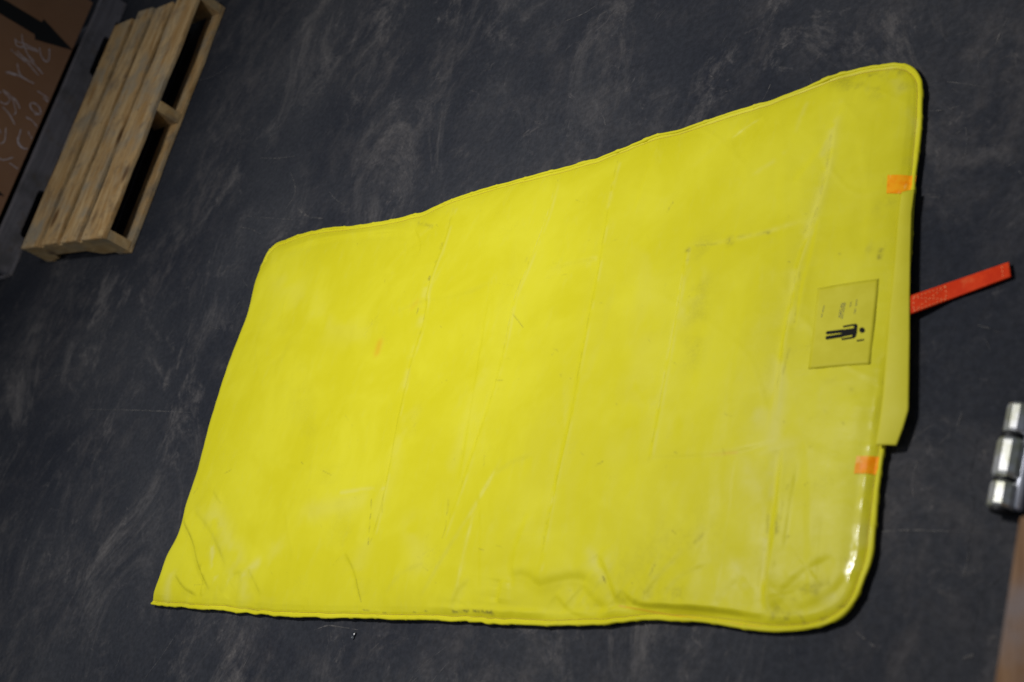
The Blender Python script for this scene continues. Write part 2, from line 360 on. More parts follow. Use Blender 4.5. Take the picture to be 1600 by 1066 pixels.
quads = np.stack([idx[:-1, :-1], idx[:-1, 1:], idx[1:, 1:], idx[1:, :-1]], -1).reshape(-1, 4)
loop = np.r_[idx[:, 0], idx[-1, 1:], idx[::-1, -1][1:], idx[0, ::-1][1:-1]]        # boundary
nb = len(loop); bxy = XY[loop]; bz = ZZ[loop]
tg = np.roll(bxy, -1, 0) - np.roll(bxy, 1, 0); tg /= np.linalg.norm(tg, axis=1)[:, None] + 1e-9
nrm = np.stack([-tg[:, 1], tg[:, 0]], 1); cen = XY.mean(0)
if ((cen - bxy) * nrm).sum() < 0: nrm = -nrm            # inward
rings = [(.001, .75), (.005, .45), (.012, .2), (.030, .06)]
Vs = [np.c_[XY, ZZ]]; base = NU * NV; prev = loop; faces2 = []
for k, (ins, f) in enumerate(rings):
    Vs.append(np.c_[bxy + nrm * ins, np.maximum(bz * f, .001)])
    cur = base + np.arange(nb); base += nb
    faces2.append(np.stack([prev, cur, np.roll(cur, -1), np.roll(prev, -1)], -1)); prev = cur
Vall = np.vstack(Vs); Fall = np.vstack([quads] + faces2)
me = bpy.data.meshes.new('cover')
me.vertices.add(len(Vall)); me.vertices.foreach_set('co', Vall.ravel())
me.loops.add(len(Fall) * 4); me.loops.foreach_set('vertex_index', Fall.ravel().astype(np.int32))
me.polygons.add(len(Fall)); me.polygons.foreach_set('loop_start', np.arange(0, len(Fall) * 4, 4, dtype=np.int32))
me.update(calc_edges=True); me.validate()
bmx = bmesh.new(); bmx.from_mesh(me); bmesh.ops.recalc_face_normals(bmx, faces=bmx.faces)
up = sum(f.normal.z for f in list(bmx.faces)[:2000])
if up < 0: bmesh.ops.reverse_faces(bmx, faces=bmx.faces)
bmx.to_mesh(me); bmx.free()

# dirt, wear and painted sheen as attributes
dirt = np.zeros(len(Vall)); wear_sheen = np.zeros(len(Vall)); orange = np.zeros(len(Vall))
def stroke(arr, pts, w_, s, noisef=None, seed=60, thr=.45, k=1.0):
    P = smooth_line(pxy(pts, .032), .015) if len(pts) > 1 else pxy(pts * 2, .032)
    lo = P.min(0) - 4 * w_; hi = P.max(0) + 4 * w_
    m = (Vall[:, 0] > lo[0]) & (Vall[:, 0] < hi[0]) & (Vall[:, 1] > lo[1]) & (Vall[:, 1] < hi[1])
    if not m.any(): return
    X = Vall[m, :2]; d, pr = segdist(X, P); v = np.exp(-(d / w_) ** 2)
    if noisef: v = v * np.clip((fbm(X[:, 0] * noisef, X[:, 1] * noisef, seed, 3) - thr) * 5, 0, 1)
    arr[m] = np.maximum(arr[m], v * s)
for pts, w_, s, nf in [
    ([(668, 430), (664, 460), (654, 520)], .004, .75, 60), ([(700, 340), (680, 400), (668, 430)], .006, .3, 40), ([(578, 780), (574, 850)], .0022, .6, 50), ([(600, 740), (596, 800)], .002, .35, 50),
    ([(820, 400), (806, 450)], .002, .3, 40), ([(800, 490), (815, 510)], .0015, .5, None), ([(920, 480), (905, 560)], .002, .3, 60), ([(855, 800), (845, 850)], .003, .5, 60), ([(870, 720), (866, 760)], .002, .5, 60),
    ([(1290, 270), (1280, 310), (1268, 350)], .006, .55, 30), ([(1300, 200), (1290, 260)], .004, .3, 30), ([(1250, 425), (1240, 520), (1220, 600)], .002, .35, 60),
    ([(1130, 378), (1170, 366), (1200, 362)], .004, .5, 30), ([(1068, 383), (1140, 378)], .003, .35, 30), ([(1140, 375)], .011, .45, 50), ([(1072, 390)], .007, .7, 40), ([(1066, 400), (1063, 430)], .003, .4, 40),
    ([(1376, 380), (1371, 400)], .005, .65, 50), ([(1352, 390)], .015, .2, 30), ([(1380, 320)], .02, .25, 30), ([(1297, 583)], .013, .4, 60), ([(1332, 607)], .007, .4, 60), ([(1310, 120), (1350, 140), (1400, 130)], .02, .28, 30),
    ([(1330, 120), (1400, 105)], .012, .4, 40), ([(1215, 800), (1209, 880)], .0035, .6, 60), ([(1235, 740), (1220, 800), (1213, 860)], .002, .35, 60), ([(1220, 840), (1246, 832)], .002, .6, 60), ([(1197, 790), (1190, 900)], .003, .35, 60),
    ([(1210, 960), (1260, 965), (1310, 950), (1335, 920)], .009, .45, 100), ([(1300, 950), (1330, 935)], .006, .8, 80), ([(1240, 925), (1290, 915)], .015, .35, 50), ([(1215, 935), (1200, 965)], .008, .35, 50),
    ([(1000, 900), (1030, 860), (1090, 830)], .05, .08, 110), ([(960, 895), (1000, 870), (1040, 840)], .04, .07, 120), ([(960, 930), (1060, 925)], .015, .18, 120), ([(1010, 905), (1022, 880)], .002, .4, 90), ([(1028, 905), (1045, 875)], .002, .35, 90), ([(985, 910), (992, 890)], .002, .35, 90), ([(930, 868), (948, 935)], .0018, .8, 60),
    ([(915, 940), (955, 945)], .008, .4, 60), ([(1085, 845), (1095, 835)], .006, .3, 60), ([(700, 953), (735, 952), (768, 956)], .003, 1.0, 70), ([(755, 954), (772, 956)], .004, 1.2, 50), ([(560, 950), (600, 955), (660, 952)], .002, .7, 50),
    ([(270, 942), (320, 940), (400, 952)], .002, .4, 60), ([(285, 815), (303, 855)], .002, .4, 50), ([(555, 905), (559, 938)], .0018, .5, None), ([(235, 940), (262, 942)], .004, .7, 60), ([(300, 910), (292, 925)], .002, .3, 60),
    ([(1385, 560), (1378, 620)], .002, .5, 60), ([(1392, 440), (1386, 500)], .002, .4, 60), ([(1215, 560), (1222, 600)], .003, .3, 60), ([(650, 480), (648, 488)], .002, .5, None), ([(503, 735), (516, 742)], .002, .4, None),
    ([(1100, 380), (1080, 560)], .03, .15, 20), ([(425, 500), (560, 900)], .05, .08, 14), ([(940, 720), (930, 726)], .002, .4, None), ([(645, 345), (672, 352)], .006, .3, 50), ([(700, 780), (694, 830)], .002, .4, 60),
]: stroke(dirt, pts, w_, s, nf)
for i in range(150):
    px, py = random.uniform(300, 1400), random.uniform(250, 950); a = random.uniform(0, 6.28); L = random.uniform(2, 22)
    stroke(dirt, [(px, py), (px + L * math.cos(a), py + L * math.sin(a))], random.uniform(.0008, .0022), random.uniform(.12, .45), 90, seed=70 + i % 7)
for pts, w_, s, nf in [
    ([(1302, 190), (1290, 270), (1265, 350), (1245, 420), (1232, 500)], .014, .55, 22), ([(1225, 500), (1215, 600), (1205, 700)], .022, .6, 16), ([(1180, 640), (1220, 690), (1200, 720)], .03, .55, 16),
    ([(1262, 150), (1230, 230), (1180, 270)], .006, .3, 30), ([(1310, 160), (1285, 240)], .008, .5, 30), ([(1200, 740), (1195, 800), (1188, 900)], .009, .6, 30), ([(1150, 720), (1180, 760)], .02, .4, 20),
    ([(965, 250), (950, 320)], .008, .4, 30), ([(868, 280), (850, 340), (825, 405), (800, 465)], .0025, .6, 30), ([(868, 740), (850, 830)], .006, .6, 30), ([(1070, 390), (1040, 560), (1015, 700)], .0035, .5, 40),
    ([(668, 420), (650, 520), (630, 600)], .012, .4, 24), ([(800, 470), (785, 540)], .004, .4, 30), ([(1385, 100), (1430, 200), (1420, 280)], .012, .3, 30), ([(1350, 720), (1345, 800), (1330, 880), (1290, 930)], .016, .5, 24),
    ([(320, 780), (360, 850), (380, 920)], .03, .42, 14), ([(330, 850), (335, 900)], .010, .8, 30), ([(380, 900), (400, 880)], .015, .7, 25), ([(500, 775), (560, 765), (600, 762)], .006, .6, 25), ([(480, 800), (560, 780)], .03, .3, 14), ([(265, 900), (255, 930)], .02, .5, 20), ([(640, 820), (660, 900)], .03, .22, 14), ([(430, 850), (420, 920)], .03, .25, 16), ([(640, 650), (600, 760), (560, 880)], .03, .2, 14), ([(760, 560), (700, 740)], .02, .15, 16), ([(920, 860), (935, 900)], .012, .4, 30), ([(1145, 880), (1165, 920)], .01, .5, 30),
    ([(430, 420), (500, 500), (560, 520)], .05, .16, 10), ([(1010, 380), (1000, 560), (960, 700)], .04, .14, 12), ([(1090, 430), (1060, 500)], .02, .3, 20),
]: stroke(wear_sheen, pts, w_, s, nf, seed=80, thr=.38)  # scuffed creases, plus broad lower-left sheen painted as paler colour
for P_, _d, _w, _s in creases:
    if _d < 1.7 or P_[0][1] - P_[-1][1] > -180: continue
    stroke(dirt, P_, .0014, .24, 35, seed=66, thr=.42); stroke(wear_sheen, [(x_ + 5, y_ + 2) for x_, y_ in P_], .004, .35, 20, seed=67, thr=.40)
stroke(orange, [(592, 535), (588, 550)], .012, .45, None); stroke(orange, [(650, 470), (640, 480)], .008, .15, None); stroke(orange, [(1020, 714), (1090, 712), (1150, 706)], .003, .3, 30)
stroke(orange, [(960, 943), (1050, 958), (1180, 976)], .0016, .6, None)
gloss = np.zeros(len(Vall))
for pts in ([(1422, 130), (1420, 180), (1412, 270)], [(1375, 560), (1370, 620), (1358, 700)], [(1352, 740), (1345, 800), (1330, 870), (1318, 900)]): stroke(gloss, pts, .0105, 1.1, 48, thr=.42)
stroke(gloss, [(300, 800), (380, 900)], .05, .5, 12); stroke(gloss, [(240, 930), (420, 945)], .02, .5, 25)
for nm, arr in (('dirt', dirt), ('wear_sheen', wear_sheen), ('stain', orange), ('gloss', gloss)):
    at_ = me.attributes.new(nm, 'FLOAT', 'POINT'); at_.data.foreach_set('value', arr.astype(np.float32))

def vinyl(name, tint=(1, 1, 1), attrs=True):
    m = NM(name); a = m.coord('World')
    b0 = tuple(c * t for c, t in zip((.640, .585, .014), tint)); b1 = tuple(c * t for c, t in zip((.690, .640, .026), tint))
    col = m.mix(m.ramp(m.noise(a, 4.5, 4, .6, .4), .35, .7), b0, b1)
    col = m.mix(m.math('MULTIPLY', m.ramp(m.noise(m.coord('World', (3, 1, 1)), 14, 5, .7, .3), .52, .78), .22), col, (.66, .62, .085))
    sm = m.math('MULTIPLY', m.ramp(m.noise(a, 8, 5, .75), .58, .80), m.ramp(m.noise(a, 160, 2, .6), .40, .62))
    col = m.mix(m.math('MULTIPLY', sm, .22), col, (.30, .27, .04))
    r = m.ramp(m.noise(a, 10, 4, .65), .3, .75, .38, .55)
    if attrs:
        col = m.mix(m.math('MULTIPLY', m.attr('wear_sheen'), .75), col, (.68, .63, .17))
        col = m.mix(m.attr('stain'), col, (.72, .32, .02))
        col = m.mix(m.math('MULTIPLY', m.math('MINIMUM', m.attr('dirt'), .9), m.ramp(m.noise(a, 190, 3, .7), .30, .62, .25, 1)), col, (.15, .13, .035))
        r = m.math('ADD', r, m.math('MULTIPLY', m.attr('dirt'), .25))
        r = m.math('SUBTRACT', r, m.math('MULTIPLY', m.attr('gloss'), .30))
    wv = m.noise(m.coord('World', (1, 1, 1)), 420, 2, .5)
    wa = m.new('ShaderNodeTexWave'); m.put(wa.inputs['Vector'], a); wa.inputs['Scale'].default_value = 110; wa.bands_direction = 'X'
    wb = m.new('ShaderNodeTexWave'); m.put(wb.inputs['Vector'], a); wb.inputs['Scale'].default_value = 110; wb.bands_direction = 'Y'
    n1 = m.bump(m.math('ADD', m.math('ADD', wa.outputs['Fac'], wb.outputs['Fac']), wv), .10, .0004)
    n2 = m.bump(m.noise(a, 28, 4, .6, .3), .18, .003, n1)
    return m.set(color=col, rough=r, normal=n2, spec=m.math('ADD', m.math('MULTIPLY', m.attr('gloss'), .5), .155) if attrs else .15)
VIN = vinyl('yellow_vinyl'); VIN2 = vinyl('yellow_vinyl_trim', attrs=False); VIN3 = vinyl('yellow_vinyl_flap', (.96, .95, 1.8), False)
mat = empty('yellow_mat'); tag(mat, 'large worn yellow vinyl mat lying flat on the dark concrete floor', 'mat')
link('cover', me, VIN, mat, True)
# piping
pz = []
ps = smooth_line(sewn[::4], .005); n = len(ps)
tg = np.gradient(ps, axis=0); tg /= np.linalg.norm(tg, axis=1)[:, None]; nn = np.stack([-tg[:, 1], tg[:, 0]], 1)
if ((ps.mean(0) - ps) * nn).sum() > 0: nn = -nn
k = np.arange(n) / n
P3 = np.c_[ps - nn * (.0012 + .0030 * vnoise(k * 90, k * 0, 92))[:, None], SEAMZ - .001 + .003 * (vnoise(k * 60, k * 0, 90) - .5)]
link('piping', tube_mesh('piping', P3, .0034 + .0011 * vnoise(k * 220, k * 0, 91) + .0012 * (vnoise(k * 420, k * 0, 93) > .72), 10), VIN2, mat, True)
P3b = np.c_[ps - nn * .0115, surf(ps - nn * .0115) + .0001]
link('seam_stitching', tube_mesh('seam_stitching', P3b, .0007, 5), NM('seam_thread').set(color=(.42, .30, .02), rough=.7), mat, True)

def sheet(name, A, B, nu, nv, mat_, parent, zoff=.001, thick=0.0, zfn=None, smooth=True, follow=True):
    """ruled sheet between two pixel polylines, laid on the mat's surface"""
    A = resample(np.array(A, float), np.linspace(0, 1, nu)); B = resample(np.array(B, float), np.linspace(0, 1, nu))
    pts = np.array([[A[i] * (1 - j / (nv - 1)) + B[i] * j / (nv - 1) for j in range(nv)] for i in range(nu)]).reshape(-1, 2)
    X = pxy(pts, .031)
    z = surf(X) if follow else np.zeros(len(X))
    if zfn is not None: z = zfn(X, z, np.tile(np.linspace(0, 1, nv), nu), np.repeat(np.linspace(0, 1, nu), nv))
    V = np.c_[X, z + zoff]; Fc = [(i * nv + j, i * nv + j + 1, (i + 1) * nv + j + 1, (i + 1) * nv + j) for i in range(nu - 1) for j in range(nv - 1)]
    if thick:
        N = len(V); V = np.vstack([V, V - [0, 0, thick]]); Fc += [tuple(N + q for q in f[::-1]) for f in Fc]
        bd = [(i * nv) for i in range(nu)] + [(nu - 1) * nv + j for j in range(1, nv)] + [i * nv + nv - 1 for i in range(nu - 2, -1, -1)] + [j for j in range(nv - 2, 0, -1)]
        for a_, b_ in zip(bd, bd[1:] + bd[:1]): Fc.append((a_, N + a_, N + b_, b_))
    m_ = mesh(name, V, Fc); b = bmesh.new(); b.from_mesh(m_); bmesh.ops.recalc_face_normals(b, faces=b.faces)
    if not thick and sum(f.normal.z for f in b.faces) < 0: bmesh.ops.reverse_faces(b, faces=b.faces)
    b.to_mesh(m_); b.free()
    return link(name, m_, mat_, parent, smooth)
# closing flap on the right side
fin = [(1408, 300), (1403, 340), (1398, 400), (1393, 450), (1388, 500), (1383, 560), (1378, 620), (1373, 660), (1367, 695)]
fou = [(1426, 293), (1421, 330), (1419, 400), (1418, 460), (1418, 520), (1417, 580), (1416, 637), (1408, 664), (1397, 693)]
def flapz(X, z, j, i):
    d, _ = segdist(X, sewn_s)
    return .0275 - .006 * j ** 2 + .0016 * (fbm(X[:, 0] * 9, X[:, 1] * 9, 95, 3) - .5)
fl = sheet('closing_flap', fin, fou, 90, 14, VIN3, mat, .0015, .002, flapz)
for p0, p1, p2, p3 in (((1385, 272), (1426, 267), (1422, 297), (1383, 300)), ((1335, 710), (1371, 708), (1367, 736), (1331, 737))):
    m = NM('orange_patch'); a = m.coord('World')
    c = m.mix(m.ramp(m.noise(a, 60, 3, .7), .35, .65), (1.0, .30, .004), (1.0, .42, .010))
    c = m.mix(m.math('MULTIPLY', m.ramp(m.noise(a, 170, 3, .8), .62, .75), .6), c, (.45, .14, .01))
    c = m.mix(m.math('MULTIPLY', m.ramp(m.noise(m.coord('World', (1, .5, 1)), 38, 3, .6), .56, .64), .7), c, (1.0, .60, .16))  # pale streaks: gloss highlight painted into the colour
    m.set(color=c, rough=.35, spec=.12)
    sheet('orange_patch', [p0, p3], [p1, p2], 10, 16, m.m, mat, .0012)
# red webbing strap
def ground_sheet(name, A, B, nu, nv, zA, zB, thick, mat_, parent):
    V = []
    for side in (0, 1):
        for i in range(nu):
            t = i / (nu - 1); zc = zA + (zB - zA) * min(1, t * 2.2) ** .7 + .003 * math.sin(t * 9) * (1 - t)
            a = np.array(A[0]) * (1 - t) + np.array(A[1]) * t; b_ = np.array(B[0]) * (1 - t) + np.array(B[1]) * t
            for j in range(nv):
                s = j / (nv - 1); p = at(*(a * (1 - s) + b_ * s), zc + thick * .5); V.append((p[0], p[1], zc + thick - (thick if side else 0) + (.0006 * (1 - (2 * s - 1) ** 2) if not side else 0)))
    N = nu * nv; Fc = [(i * nv + j, i * nv + j + 1, (i + 1) * nv + j + 1, (i + 1) * nv + j) for i in range(nu - 1) for j in range(nv - 1)]
    Fc += [tuple(N + q for q in f[::-1]) for f in Fc]
    bd = [(i * nv) for i in range(nu)] + [(nu - 1) * nv + j for j in range(1, nv)] + [i * nv + nv - 1 for i in range(nu - 2, -1, -1)] + [j for j in range(nv - 2, 0, -1)]
    for a_, b_ in zip(bd, bd[1:] + bd[:1]): Fc.append((a_, N + a_, N + b_, b_))
    m_ = mesh(name, V, Fc); b = bmesh.new(); b.from_mesh(m_); bmesh.ops.recalc_face_normals(b, faces=b.faces); b.to_mesh(m_); b.free()
    return link(name, m_, mat_, parent, True)
m = NM('red_webbing'); a = m.coord('World')
c = m.mix(m.ramp(m.noise(a, 40, 4, .7), .35, .7), (.62, .034, .006), (.74, .055, .010)); c = m.mix(m.math('MULTIPLY', m.ramp(m.noise(a, 18, 3, .6), .58, .7), .5), c, (.75, .16, .05))
wa = m.new('ShaderNodeTexWave'); m.put(wa.inputs['Vector'], m.coord('World', (1, 1, 1), (0, 0, .75))); wa.inputs['Scale'].default_value = 120
m.set(color=c, rough=.6, spec=.08, normal=m.bump(wa.outputs['Fac'], .35, .0006))
sobj = ground_sheet('pull_strap', [(1405, 469), (1577, 410)], [(1405, 498), (1580, 433)], 40, 7, .018, .006, .0045, m.m, mat)
def stitch_px(t, s_): A = np.array([1405, 469]) * (1 - t) + np.array([1577, 410]) * t; B = np.array([1405, 498]) * (1 - t) + np.array([1580, 433]) * t; return A * (1 - s_) + B * s_
SV = []; SF = []
for (t0, s0, t1, s1) in ((.13, .12, .42, .12), (.13, .88, .42, .88), (.13, .12, .13, .88), (.42, .12, .42, .88), (.13, .12, .42, .88), (.13, .88, .42, .12), (.93, .1, .93, .9)):
    nst = max(6, int(abs(t1 - t0) * 60))
    for i in range(nst):
        if i % 2: continue
        q = []
        for e in (i / nst, (i + .9) / nst):
            t = t0 + (t1 - t0) * e; zc = .018 + (.006 - .018) * min(1, t * 2.2) ** .7 + .003 * math.sin(t * 9) * (1 - t) + .0054
            q.append(at(*stitch_px(t, s0 + (s1 - s0) * e), zc))
        dd = q[1] - q[0]; sd = np.array([-dd[1], dd[0], 0]); sd = sd / np.linalg.norm(sd) * .0008; o = len(SV)
        SV += [q[0] - sd, q[0] + sd, q[1] + sd, q[1] - sd]; SF.append((o, o + 1, o + 2, o + 3))
st_o = link('stitching', mesh('stitching', SV, SF), NM('strap_thread').set(color=(.85, .22, .07), rough=.7), sobj); st_o['kind'] = 'stuff'
bv = sobj.modifiers.new('edge', 'BEVEL'); bv.width = .0008; bv.segments = 2; bv.limit_method = 'ANGLE'
# label
m = NM('label_film'); a = m.coord('World')
m.set(color=m.mix(m.ramp(m.noise(a, 25, 4, .6), .35, .65), (.575, .52, .026), (.615, .56, .038)), rough=.5, spec=.12)
_g = pxy([(1262 + (1370 - 1262) * a_ + 14 * (1 - b_), 451 + 126 * b_ - 18 * a_) for a_ in np.linspace(0, 1, 24) for b_ in np.linspace(0, 1, 24)], .031)
_c = _g.mean(0)
def _q(X): d_ = (X - _c) * 10; return np.c_[np.ones(len(d_)), d_, d_[:, 0] ** 2, d_[:, 0] * d_[:, 1], d_[:, 1] ** 2]
_zs = surf(_g); _co = np.linalg.lstsq(_q(_g), _zs, rcond=None)[0]; _off = np.percentile(_zs - _q(_g) @ _co, 99.5)
def label_z(X): return _q(X) @ _co + _off
LB = sheet('label', [(1278, 451), (1263, 577)], [(1370, 433), (1357, 567)], 26, 20, m.m, mat, .0003, .0009, lambda X, z, j, i: label_z(X))
INK = NM('black_ink').set(color=(.006, .006, .006), rough=.6, spec=.1); INK2 = NM('grey_ink').set(color=(.10, .09, .02), rough=.5)
def zp(X, Y): return (1250 + X / 6.27, 420 + Y / 6.27)
def ink(name, polys, mt, off=.0005):
    bm = bmesh.new()
    for pl in polys:
        P = pxy([zp(*q) for q in pl], .031); z = label_z(P) + off
        bm.faces.new([bm.verts.new((*p, zz)) for p, zz in zip(P, z)])
    bmesh.ops.triangulate(bm, faces=bm.faces)
    for f in bm.faces:
        f.normal_update()
        if f.normal.z < 0: f.normal_flip()
    me_ = bpy.data.meshes.new(name); bm.to_mesh(me_); bm.free(); return link(name, me_, mt, LB)
circ = [(598 + 27 * math.cos(t), 593 + 28 * math.sin(t)) for t in np.linspace(0, 2 * math.pi, 20, endpoint=False)]
body = [(405, 596), (518, 576), (520, 553), (425, 574), (416, 566), (420, 556), (520, 534), (543, 532), (556, 545), (554, 570), (550, 620), (544, 648), (534, 668), (515, 678), (415, 698), (403, 693), (404, 680), (500, 660), (508, 644), (400, 668)]
ink('pictogram', [circ, body, [(418, 590), (412, 626), (266, 645), (254, 638), (255, 622), (264, 613)], [(418, 632), (418, 668), (262, 696), (249, 688), (252, 668), (262, 659)],
                  [(545, 700), (550, 692), (612, 679), (622, 684), (616, 693), (552, 708)]], INK)
tx = []
def textline(x0, y0, x1, y1, h, n, gap=()):
    for i in range(n):
        if i in gap: continue
        t0, t1 = i / n, (i + .72) / n; hh = h * random.choice((1, .8, 1, .9))
        a_ = (x0 + (x1 - x0) * t0, y0 + (y1 - y0) * t0); b_ = (x0 + (x1 - x0) * t1, y0 + (y1 - y0) * t1)
        q = random.random()
        tx.append([a_, b_, (b_[0] + 4, b_[1]), (a_[0] + 4, a_[1])])
        if q > .3: tx.append([(a_[0], a_[1]), (a_[0] + hh, a_[1] + 1), (a_[0] + hh, a_[1] + 4), (a_[0], a_[1] + 3)])
        if q < .6: tx.append([(b_[0] + hh - 4, b_[1] - 5), (b_[0] + hh, b_[1] - 5), (b_[0] + hh, b_[1]), (b_[0] + hh - 4, b_[1])])
textline(545, 295, 520, 440, 14, 15, (7, 8)); textline(492, 318, 480, 372, 12, 6); textline(432, 328, 402, 495, 13, 18, (11,)); textline(402, 335, 372, 478, 13, 16, (6,)); textline(234, 365, 206, 480, 10, 14, (8,))
textline(417, 331, 388, 480, 12, 17, (9,))
ink('small_print', tx, INK2)['kind'] = 'stuff'

# ------------------------------------------------------------------ wood materials
def wood_mat(name, c0, c1, c2, along='Y', seed=0.0, dark=.8):
    m = NM(name); oi = m.new('ShaderNodeObjectInfo')
    ad = m.new('ShaderNodeVectorMath', operation='ADD'); cb = m.new('ShaderNodeCombineXYZ'); 
    for i, k in enumerate((17, 31, 13)): m.put(cb.inputs[i], m.math('MULTIPLY', oi.outputs['Random'], float(k)))
    m.put(ad.inputs[0], m.new('ShaderNodeNewGeometry').outputs['Position']); m.put(ad.inputs[1], cb.outputs[0])
    mp = m.new('ShaderNodeMapping'); m.put(mp.inputs[0], ad.outputs[0]); mp.inputs['Scale'].default_value = (9, 1, 9) if along == 'Y' else (1, 9, 9)
    v = mp.outputs[0]
    gr = m.noise(v, 2.6, 6, .68, 1.6); fine = m.noise(v, 14, 4, .75, .3)
    pat = m.noise(ad.outputs[0], 6, 4, .6)
    col = m.mix(m.ramp(gr, .32, .68), c0, c1)
    col = m.mix(m.ramp(pat, .45, .72), col, c2)
    col = m.mix(m.math('MULTIPLY', m.ramp(fine, .55, .75), dark), col, tuple(x * .45 for x in c0))
    mp2 = m.new('ShaderNodeMapping'); m.put(mp2.inputs[0], ad.outputs[0]); mp2.inputs['Scale'].default_value = (1, .45, 1) if along == 'Y' else (.45, 1, 1)
    vo = m.new('ShaderNodeTexVoronoi'); m.put(vo.inputs['Vector'], mp2.outputs[0]); vo.inputs['Scale'].default_value = 9; vo.inputs['Randomness'].default_value = 1
    vc = m.new('ShaderNodeSeparateColor'); m.put(vc.inputs[0], vo.outputs['Color'])
    kn = m.math('MULTIPLY', m.ramp(vo.outputs['Distance'], .10, .26, 1, 0), m.ramp(vc.outputs[0], .62, .66))
    col = m.mix(m.math('MULTIPLY', kn, .85), col, (c0[0] * .25, c0[1] * .2, c0[2] * .2))
    # grain of dirt
    col = m.mix(m.math('MULTIPLY', m.ramp(m.noise(mp2.outputs[0] if 0 else ad.outputs[0], 9, 5, .75), .50, .70), .6), col, (.15, .115, .08))
    return m.set(color=col, rough=.75, normal=m.bump(m.math('ADD', gr, fine), .35, .003), spec=.25)
WOOD = wood_mat('pallet_pine', (.36, .20, .065), (.58, .41, .21), (.31, .26, .185))
WOODX = wood_mat('pallet_pine_cross', (.42, .25, .09), (.58, .40, .19), (.36, .28, .17), 'X')
GREY = wood_mat('grey_weathered_wood', (.165, .155, .172), (.235, .22, .24), (.12, .115, .122), dark=.3)
GREYX = wood_mat('grey_weathered_cross', (.165, .155, .172), (.235, .22, .24), (.12, .115, .122), 'X', dark=.3)

def plank(x0, x1, ya0, yb0, ya1, yb1, z0, z1, axis='Y', wob=.006, zbow=0.0):
    """board along Y from (x0..x1); ends ya0/yb0 at x0, ya1/yb1 at x1; uneven edges"""
    n = 9; V = []; Fc = []
    for i in range(n):
        t = i / (n - 1); e0 = random.uniform(-wob, wob) * (0 < i < n - 1); e1 = random.uniform(-wob, wob) * (0 < i < n - 1); dz = zbow * math.sin(math.pi * t)
        p = [(x0 + e0, ya0 + (yb0 - ya0) * t, z0 + dz), (x1 + e1, ya1 + (yb1 - ya1) * t, z0 + dz), (x1 + e1, ya1 + (yb1 - ya1) * t, z1 + dz), (x0 + e0, ya0 + (yb0 - ya0) * t, z1 + dz)]
        V += p
    for i in range(n - 1):
        for k in range(4): Fc.append((4 * i + k, 4 * i + (k + 1) % 4, 4 * i + 4 + (k + 1) % 4, 4 * i + 4 + k))
    Fc += [(0, 3, 2, 1), (4 * n - 4, 4 * n - 3, 4 * n - 2, 4 * n - 1)]
    bm = bmesh.new(); bm.from_mesh(mesh('t', V, Fc)); bmesh.ops.recalc_face_normals(bm, faces=bm.faces)
    es = [e for e in bm.edges if len(e.link_faces) == 2 and e.calc_face_angle(0) > .8]
    bmesh.ops.bevel(bm, geom=es, offset=.0022, segments=2, affect='EDGES')
    return bm_mesh('plank', bm)
# ---- near wooden pallet (racked: its ends are skewed)
X0, X1 = -4.865, -4.100
def ynear(x): return 1.888 + (1.782 - 1.888) * (x - X0) / (X1 - X0)
def yfar(x): return 3.066 + (3.000 - 3.066) * (x - X0) / (.52)
pal = empty('wooden_pallet', (-4.48, 2.42, 0)); tag(pal, 'pale pine pallet with knotty boards standing on the floor beside the grey pallet', 'pallet')
def pp(name, me_, mt): return rel(link(name, me_, mt), pal)
tops = [(-4.862, -4.694), (-4.660, -4.519), (-4.483, -4.336), (-4.298, -4.103)]
for i, (a_, b_) in enumerate(tops):
    j0 = random.uniform(-.004, .006); j1 = [-.0, .03, .0, .0][i]
    pp('deck_board', plank(a_, b_, ynear(a_) + j0, yfar(a_) + j1, ynear(b_) + j0, yfar(b_) + j1 * .6, .113, .130 + random.uniform(-.001, .0015), zbow=random.uniform(-.001, .001)), WOOD)
for a_, b_ in ((-4.865, -4.78), (-4.205, -4.103)):
    pp('bottom_board', plank(a_, b_, ynear(a_) + .003, yfar(a_) - .01, ynear(b_) + .003, yfar(b_), .001, .018), WOOD)
# stringers: notched, run along X
def stringer(yfn, w_):
    prof = [(X0 + .002, .0185), (X0 + .15, .0185), (X0 + .165, .040), (X0 + .19, .050), (X1 - .30, .050), (X1 - .275, .040), (X1 - .215, .0185), (X1 - .003, .0185), (X1 - .003, .1125), (X0 + .002, .1125)]
    bm = bmesh.new(); prism(bm, prof, (0, w_), lambda a, b, c: (a, yfn(a) + c, b))
    me_ = bm_mesh('stringer', bm); return me_
pp('stringer', stringer(lambda x: ynear(x) + .004, .040), WOODX)
pp('stringer', stringer(lambda x: 2.372 - .10 * (x - X1), .046), WOODX)
pp('stringer', stringer(lambda x: yfar(x) - .042 , .040), WOODX)
NAIL = NM('rusty_nail').set(color=(.16, .07, .03), rough=.6, metal=.5)
nm_ = tube_mesh('nail_head', [(0, 0, 0), (0, 0, .0008)], .0028, 8)
nm_.materials.append(NAIL)
for a_, b_ in tops:
    for yf in (lambda x: ynear(x) + .022, lambda x: 2.395 - .10 * (x - X1), lambda x: yfar(x) - .02):
        for q in (.25, .75):
            x = a_ + (b_ - a_) * q + random.uniform(-.012, .012); o = bpy.data.objects.new('nail_head', nm_); C.objects.link(o); o.location = (x, yf(x) + random.uniform(-.006, .006), .1312); rel(o, pal)
# split block at near corner
# (a splinter raised beside the corner)
bm = bmesh.new(); prism(bm, [(-4.150, 1.795), (-4.105, 1.789), (-4.108, 1.812), (-4.128, 1.826), (-4.147, 1.818)], (.1300, .1335), lambda a, b, c: (a, b, c)); pp('splinter', bm_mesh('splinter', bm), WOODX)
